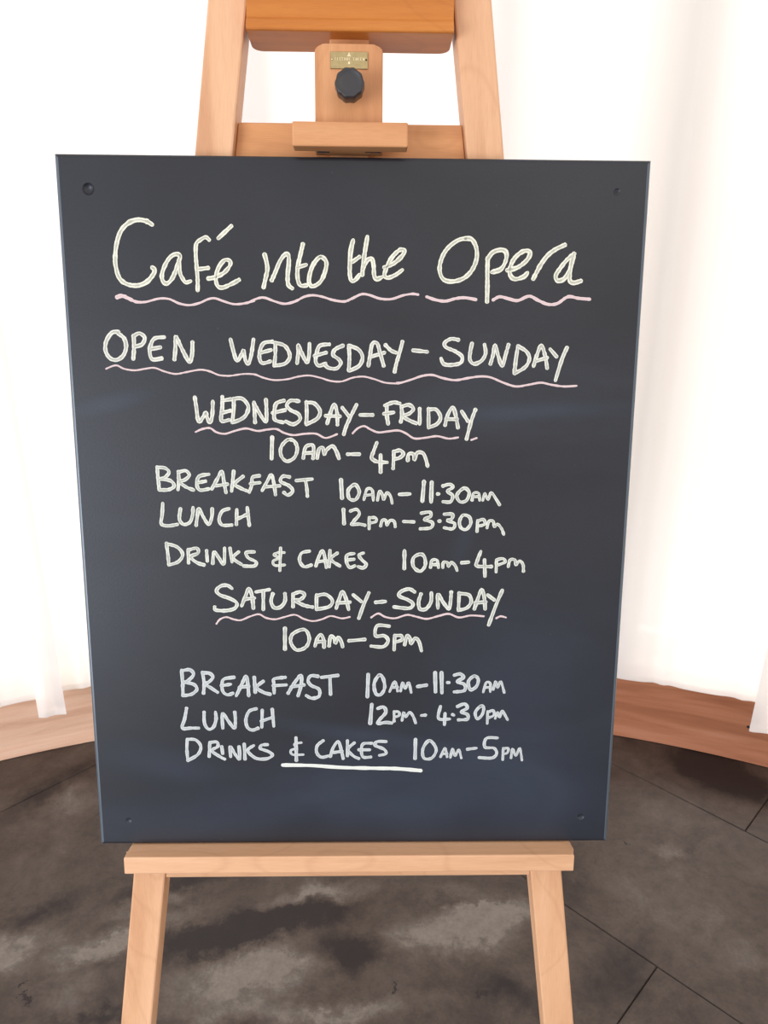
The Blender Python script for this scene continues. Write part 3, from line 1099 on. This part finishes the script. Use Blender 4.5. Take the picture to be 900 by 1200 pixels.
write(UND, 'pink', 'wavy pink line beneath the title, the long left stretch',
  (120, 240, 5, 4.2, '85,542 108,534 135,538'),
  (120, 240, 5, 3.6, '120,535 150,547 172,558'),
  (120, 240, 5, 3.0, '160,551 180,562 200,569 225,571'),
  (120, 240, 5, 2.4, '190,567 215,571 260,568 330,550 390,552 450,578 510,588 570,575 620,553 660,548 710,565 770,582 830,578 890,562'),
  (290, 240, 4.5, 2.5, '0,518 50,495 90,490 140,508 195,522 250,510 300,485 345,477 395,485 450,502 510,510 550,495 600,472 640,475 700,495 760,497 820,478 870,470 900,474'),
  (500, 260, 4.5, 3.2, '0,395 50,412 100,418 150,405 200,400 260,410'))
write(UND, 'pink', 'short wavy pink line right of the letter p under Opera',
  (500, 260, 4.5, 3.3, '350,412 385,395 430,405 480,415 540,392 590,415 640,435 690,430 745,395 800,403 860,408'))
write(LET, 'ivory', 'word OPEN in capitals below the title',
  (110, 380, 4.5, 4.4, '130,40 95,45 65,90 62,140 85,178 120,188 155,165 170,120 160,75 130,50/210,60 212,120 208,182/210,62 240,48 268,70 255,105 218,118'
   '/370,68 320,75 300,110 295,150 310,185 358,180/305,130 350,122/425,185 430,130 432,65 455,110 485,170 505,200 518,160 520,95'))
write(LET, 'ivory', 'word WEDNESDAY in capitals after OPEN',
  (260, 380, 3.913, 4.2, '40,70 55,130 70,168 90,140 100,120 108,165 122,180 135,140 145,70/232,80 195,85 178,110 172,150 185,178 222,170/180,130 225,118'
   '/245,85 245,140 240,190/245,85 290,100 312,145 290,180 240,190/345,178 350,130 350,95 365,130 390,175 400,140 402,90/492,92 450,98 435,130 430,170 445,190 475,180/425,145 478,130'
   '/555,98 520,115 510,140 535,160 545,180 525,203 490,200 472,185/582,98 585,150 582,212/582,98 625,115 645,150 630,190 585,213/672,190 680,140 690,90 712,88 725,130 742,190/680,150 745,130'
   '/750,95 775,120 798,130/828,80 815,130 800,180 792,218'))
write(LET, 'ivory', 'dash and word SUNDAY in capitals below the title',
  (470, 380, 4.09, 4.2, '58,125 125,132/275,75 240,70 210,88 215,110 260,130 292,155 285,185 240,195 205,190 192,165/340,92 332,130 330,170 350,190 385,175 405,140 400,98'
   '/428,190 440,150 450,100 465,150 485,200 500,150 515,98/560,105 550,170 543,235/560,105 600,130 615,165 595,205 545,235/635,200 650,150 672,102 690,150 700,210/650,175 700,160'
   '/715,120 745,155/795,112 770,170 740,268'))
write(UND, 'pink', 'long wavy pink line beneath OPEN WEDNESDAY - SUNDAY',
  (110, 380, 4.5, 1.9, '65,235 100,220 125,218 160,235 215,243 270,235 320,230 370,248 430,262 490,252 560,240 610,248 660,268 710,272'),
  (260, 380, 3.913, 1.9, '25,237 50,235 100,228 150,230 190,245 240,256 300,252 350,240 400,235 450,245 500,260 550,262 600,245 650,240 700,252 750,268 810,272'),
  (470, 380, 4.09, 2.4, '-20,281 0,280 50,265 100,248 150,243 200,258 260,268 320,258 380,250 430,255 490,280 550,298 610,290 670,280 720,290 780,298 840,295'))
write(LET, 'ivory', 'heading in capitals, WEDNESDAY - FRIDAY',
  (215, 455, 4.5, 4.2, '60,48 68,100 80,175 105,150 118,128 125,155 140,180 152,140 155,70/205,45 205,100 200,170 240,167/205,65 250,58/200,130 248,118/265,55 265,110 258,175'
   '/265,55 310,55 342,95 330,140 300,165 258,180/372,75 375,130 378,180/372,80 400,130 435,178 438,120 435,60/530,65 490,80 480,120 482,165 525,180/470,130 535,115'
   '/608,68 565,65 545,90 565,115 605,135 615,165 580,190 540,175/648,72 650,130 648,188/648,75 690,80 720,120 705,160 648,190/758,185 775,130 795,85 810,130 812,192/750,145 825,148'),
  (390, 460, 4.5, 4.2, '50,80 85,125/125,65 95,125 70,180 58,220/145,118 210,118/285,70 285,120 292,165/275,68 320,52 352,58/270,112 320,105/362,75 365,120 358,155'
   '/362,75 400,65 425,85 405,110 370,125 410,150 440,162/458,85 458,165/505,85 505,180/505,90 545,90 568,130 550,165 505,185/592,172 605,120 632,78 648,120 660,185/600,140 655,140'
   '/680,100 712,150/752,90 730,150 705,245'))
write(UND, 'pink', 'wavy pink line beneath WEDNESDAY in the Friday heading',
  (215, 455, 4.5, 2.2, '65,230 100,215 140,210 175,232 220,240 270,225 330,212 390,225 440,218 490,215 530,235 580,247 640,240 700,240 750,262 810,242'))
write(UND, 'pink', 'wavy pink line beneath FRIDAY',
  (390, 460, 4.5, 2.3, '105,215 130,190 165,177 200,195 240,210 290,205 345,200 385,215 430,242 490,238 550,230 610,243 660,237'))
write(UND, 'pink', 'tiny pink dash after the Y of FRIDAY', (390, 460, 4.5, 2.3, '730,250 758,240'))
write(LET, 'ivory', 'weekday hours, 10am - 4pm',
  (215, 455, 4.5, 4.6, '468,258 465,370'),
  (215, 455, 4.5, 4.0, '550,272 515,310 515,355 545,385 585,365 600,320 585,280 550,272/632,368 640,320 655,302 685,305 683,370/640,342 683,340/705,368 715,320 735,315 742,350 755,325 785,305 805,330 820,370'),
  (390, 460, 4.5, 4.2, '78,325 140,325/232,265 215,310 205,345 235,365 285,368/252,330 252,420/322,310 320,360 318,400/322,312 355,305 372,325 350,345 325,350/395,358 400,325 425,325 430,355 445,318 475,320 490,350 500,388'))
write(LET, 'white', 'weekday row BREAKFAST',
  (170, 535, 4.09, 4.0, '58,50 62,100 68,155/58,52 95,55 115,75 95,100 70,108/70,108 120,115 140,140 115,158 68,160/160,72 162,120 158,158/160,75 195,68 212,90 190,112 165,120 195,145 232,160'
   '/305,85 260,95 248,130 262,160 305,155/255,125 290,118/320,155 345,110 368,72 378,120 388,172/340,140 395,132/415,165 420,120 425,70/470,95 430,130 455,150 490,165'
   '/500,170 512,135 515,100 548,92/505,130 550,125/562,162 585,120 605,88 618,130 625,182/580,145 645,140/692,98 660,95 650,120 690,140 708,165 685,185 665,172/725,115 800,108/768,110 775,150 778,190'))
write(LET, 'white', 'weekday breakfast hours, 10am - 11.30am',
  (380, 550, 4.09, 4.6, '80,50 85,138/478,58 470,152/515,62 512,155'),
  (380, 550, 4.09, 3.9, '140,75 115,100 120,140 150,145 168,110 155,78 140,75/360,120 410,118/543,118 549,118/568,80 600,72 618,85 590,105 615,125 605,155 570,155/660,95 635,125 650,155 680,150 695,115 680,92 660,95'),
  (380, 550, 4.09, 3.3, '190,145 205,95 230,100 235,148/195,125 235,120/255,148 265,105 280,125 285,145 300,112 318,130 325,162/708,148 715,115 740,115 745,148/712,132 742,130/760,148 770,115 785,145 800,112 825,145 840,170'))
write(LET, 'white', 'weekday row LUNCH',
  (170, 535, 4.09, 4.0, '85,225 82,280 78,322 110,332 155,325/170,250 165,300 185,325 215,315 228,280 230,245/245,330 250,290 258,250 280,290 305,325 320,290 322,250'
   '/402,250 370,262 355,300 370,328 415,328/440,255 438,325/490,245 495,290 500,330/440,300 495,275'))
write(LET, 'white', 'weekday lunch hours, 12pm - 3.30pm',
  (380, 550, 4.09, 4.4, '92,192 95,260'),
  (380, 550, 4.09, 3.7, '125,200 155,192 168,215 140,250 130,265 165,262 195,268/380,250 430,252/465,210 505,205 510,225 480,240 518,255 510,280 460,285/549,248 555,248/575,215 615,215 610,238 590,245 625,260 615,285 575,280'
   '/665,220 648,250 655,280 680,288 702,260 695,228 665,220'),
  (380, 550, 4.09, 3.4, '215,230 215,285/215,232 245,232 248,250 218,258/270,272 278,245 295,245 300,268 315,245 335,250 340,275/735,245 732,298/735,248 762,240 770,262 740,272'
   '/780,280 790,248 810,250 815,275 830,262 850,285 860,312'))
write(LET, 'white', 'weekday row DRINKS & CAKES',
  (180, 625, 3.46, 3.9, '52,40 58,85 62,128/52,42 95,55 118,85 100,115 62,128/140,65 142,120/140,68 175,60 180,80 150,95 175,118 205,128/215,70 218,112/240,122 245,75 265,100 285,125 288,60'
   '/310,60 318,115/345,75 322,100 355,125/408,75 375,78 385,100 415,115 408,132 365,132/515,60 512,150/632,72 600,80 592,110 610,135 640,128/658,132 670,95 685,70 695,100 700,138/665,115 700,110'
   '/715,70 712,135/745,80 718,105 755,132/812,82 785,88 782,115 795,138 815,132/785,108 812,105/850,80 832,88 845,108 862,125 850,140 830,135'),
  (180, 625, 3.46, 3.0, '530,78 505,78 488,88 510,100 485,112 492,130 532,128'))
write(LET, 'white', 'weekday drinks hours, 10am - 4pm',
  (440, 635, 4.5, 4.6, '153,48 152,140'),
  (440, 635, 4.5, 4.2, '235,65 200,85 200,130 235,155 262,125 258,80 235,65/455,110 490,107/555,52 540,90 532,125 570,130 612,130/575,95 577,180'),
  (440, 635, 4.5, 3.6, '290,135 298,98 325,98 332,135/298,120 330,118/355,135 358,108 380,110 385,130 400,108 420,125 430,150/638,95 636,158/638,95 670,88 685,105 645,122/700,130 710,95 735,95 740,120 760,100 778,120 780,155'))
write(LET, 'white', 'heading in capitals, SATURDAY - SUNDAY',
  (240, 675, 4.737, 4.3, '150,68 125,52 90,55 65,80 85,105 140,125 178,150 165,180 115,192 60,188 55,172/205,165 225,115 245,70 262,110 270,178/222,128 275,122/285,88 358,75/325,85 325,185'
   '/378,98 368,140 385,175 420,172 445,140 445,98/490,100 490,170/490,100 530,88 555,105 530,130 500,135 550,162 598,172/620,105 620,185/620,110 670,102 708,135 690,170 620,185'
   '/730,178 745,130 765,88 785,130 798,185/735,150 805,145'),
  (400, 675, 4.286, 4.3, '60,95 100,128/138,85 110,150 88,212/172,132 220,128/368,80 340,65 300,78 290,100 335,120 360,140 340,162 265,155/400,90 388,130 395,165 425,165 450,130 452,85'
   '/485,160 485,90 510,130 540,165 548,130 552,80/592,85 590,130 588,172/592,88 640,95 652,130 630,160 588,172/668,165 685,115 705,68 718,110 722,165/672,135 725,130/735,95 768,120/808,72 775,150 740,245'))
write(UND, 'pink', 'wavy pink line beneath SATURDAY',
  (240, 675, 4.737, 2.0, '65,265 85,240 120,228 160,240 200,245 250,225 300,212 340,232 390,240 440,228 500,215 550,238 600,250 650,240 700,222 760,235 805,227'))
write(UND, 'pink', 'wavy pink line beneath SUNDAY in the weekend heading',
  (400, 675, 4.286, 2.3, '150,208 185,188 220,205 270,212 330,195 380,205 430,215 490,200 540,190 590,208 650,198 715,202'))
write(UND, 'pink', 'tiny pink dash after the Y of the weekend SUNDAY', (400, 675, 4.286, 2.3, '778,212 800,202 826,208'))
write(LET, 'white', 'weekend hours, 10am - 5pm',
  (240, 675, 4.737, 4.8, '445,290 445,405'),
  (240, 675, 4.737, 4.2, '535,298 485,325 478,370 510,410 560,395 580,350 565,305 535,298/612,388 625,345 645,325 660,355 662,395/620,365 665,362/690,388 698,335 718,345 725,372 740,340 758,365 765,392'),
  (400, 675, 4.286, 4.2, '38,325 118,318/240,252 180,250 172,300 215,300 235,325 210,355 150,352/268,298 265,370/268,300 300,300 305,320 270,332/318,345 330,300 345,315 350,340 370,312 390,330 402,375'))
write(LET, 'grey', 'weekend row BREAKFAST',
  (200, 775, 4.286, 4.2, '55,45 60,110 62,172/55,48 95,42 115,65 90,95 65,105/65,105 115,115 132,140 105,165 62,172/160,55 168,110 165,160/160,58 195,60 212,80 190,105 170,112 205,135 235,155'
   '/318,80 270,88 258,110 262,150 285,168 312,160/255,122 300,115/330,172 355,120 378,75 388,120 392,172/345,130 392,125/420,80 425,155/465,100 432,130 465,155 500,165'
   '/520,158 518,110 520,88 575,80/515,122 580,118/590,160 620,110 655,70 655,120 640,172/605,128 670,118/740,75 705,72 690,95 705,120 745,140 745,175 710,185 682,172/758,80 840,70/800,78 803,165'))
write(LET, 'grey', 'weekend breakfast hours, 10am - 11.30am',
  (410, 780, 4.286, 4.8, '92,45 88,155/428,35 430,130/460,35 462,135'),
  (410, 780, 4.286, 4.2, '145,50 122,90 130,140 155,145 175,110 165,60 145,50/340,105 385,98/491,85 497,85/525,48 555,42 570,60 540,80 575,95 575,125 525,132/625,52 595,80 605,120 635,105 645,70 625,52'),
  (410, 780, 4.286, 3.2, '200,130 225,80 240,128/210,110 240,108/255,128 265,85 278,115 295,85 308,135/670,132 685,85 705,90 705,130/675,110 708,108/720,120 732,80 742,110 758,80 775,135'))
write(LET, 'grey', 'weekend row LUNCH',
  (200, 775, 4.286, 4.0, '80,235 70,290 58,335 100,335 140,335/168,255 170,310 190,340 215,330 228,290 225,255/262,335 260,260 290,300 320,335 325,295 322,255/430,238 395,250 378,290 385,330 410,345 440,335'
   '/460,245 458,330/510,240 518,325/455,300 515,280'))
write(LET, 'grey', 'weekend lunch hours, 12pm - 4.30pm',
  (410, 780, 4.286, 4.6, '110,195 102,290'),
  (410, 780, 4.286, 4.0, '140,215 170,208 180,235 150,270 140,290 180,285 210,288/360,250 380,248/455,205 445,265 500,268/478,240 475,295/515,245 521,248/540,205 575,192 590,212 560,232 590,245 590,268 545,272'
   '/655,205 630,235 640,268 665,245 672,210 655,205'),
  (410, 780, 4.286, 3.3, '222,230 222,280/222,232 245,232 248,250 225,258/262,275 270,235 280,258 300,235 318,255 330,288/692,230 690,290/692,235 720,225 722,250 695,262/730,265 742,235 752,258 765,228 780,250 792,272'))
write(LET, 'grey', 'weekend row DRINKS & CAKES',
  (205, 855, 4.286, 3.9, '62,50 60,100 65,155/62,48 105,52 130,85 115,125 65,155/175,65 172,135/175,65 210,62 215,85 185,105 225,135 250,148/235,85 240,120/280,135 278,85 300,120 325,148 322,85'
   '/348,72 352,148/395,80 365,105 400,140 430,148/465,75 435,78 430,95 470,110 490,128 465,145 425,148/608,40 610,155/745,55 715,80 712,115 735,138 770,132/780,135 795,90 820,60 835,100 845,145/795,115 840,108'),
  (205, 855, 4.286, 2.9, '635,65 600,72 608,92 582,105 592,125 645,125'),
  (400, 855, 3.913, 3.8, '28,50 28,120/60,60 30,90 55,120 80,132/140,62 100,65 92,95 100,125 135,125/80,92 130,92/205,55 165,55 155,72 195,90 205,110 175,118'))
write(LET, 'grey', 'weekend drinks hours, 10am - 5pm',
  (400, 855, 3.913, 4.4, '340,45 338,132'),
  (400, 855, 3.913, 3.9, '405,50 375,85 378,130 415,130 435,90 405,50/578,90 618,85/715,38 665,40 658,80 700,85 712,110 690,130 632,128'),
  (400, 855, 3.913, 3.1, '455,125 475,85 485,125/462,112 485,110/500,128 510,88 522,120 538,92 550,130/742,85 740,138/742,88 765,85 762,105 745,112/778,130 785,88 800,120 818,85 828,140'))
write(UND, 'solid', 'straight thick white line beneath the weekend CAKES row', (0, 0, 1, 4.6, '331.5,896.5 365,897 400,899.3 440,900.2 465,900.7 493,903'))
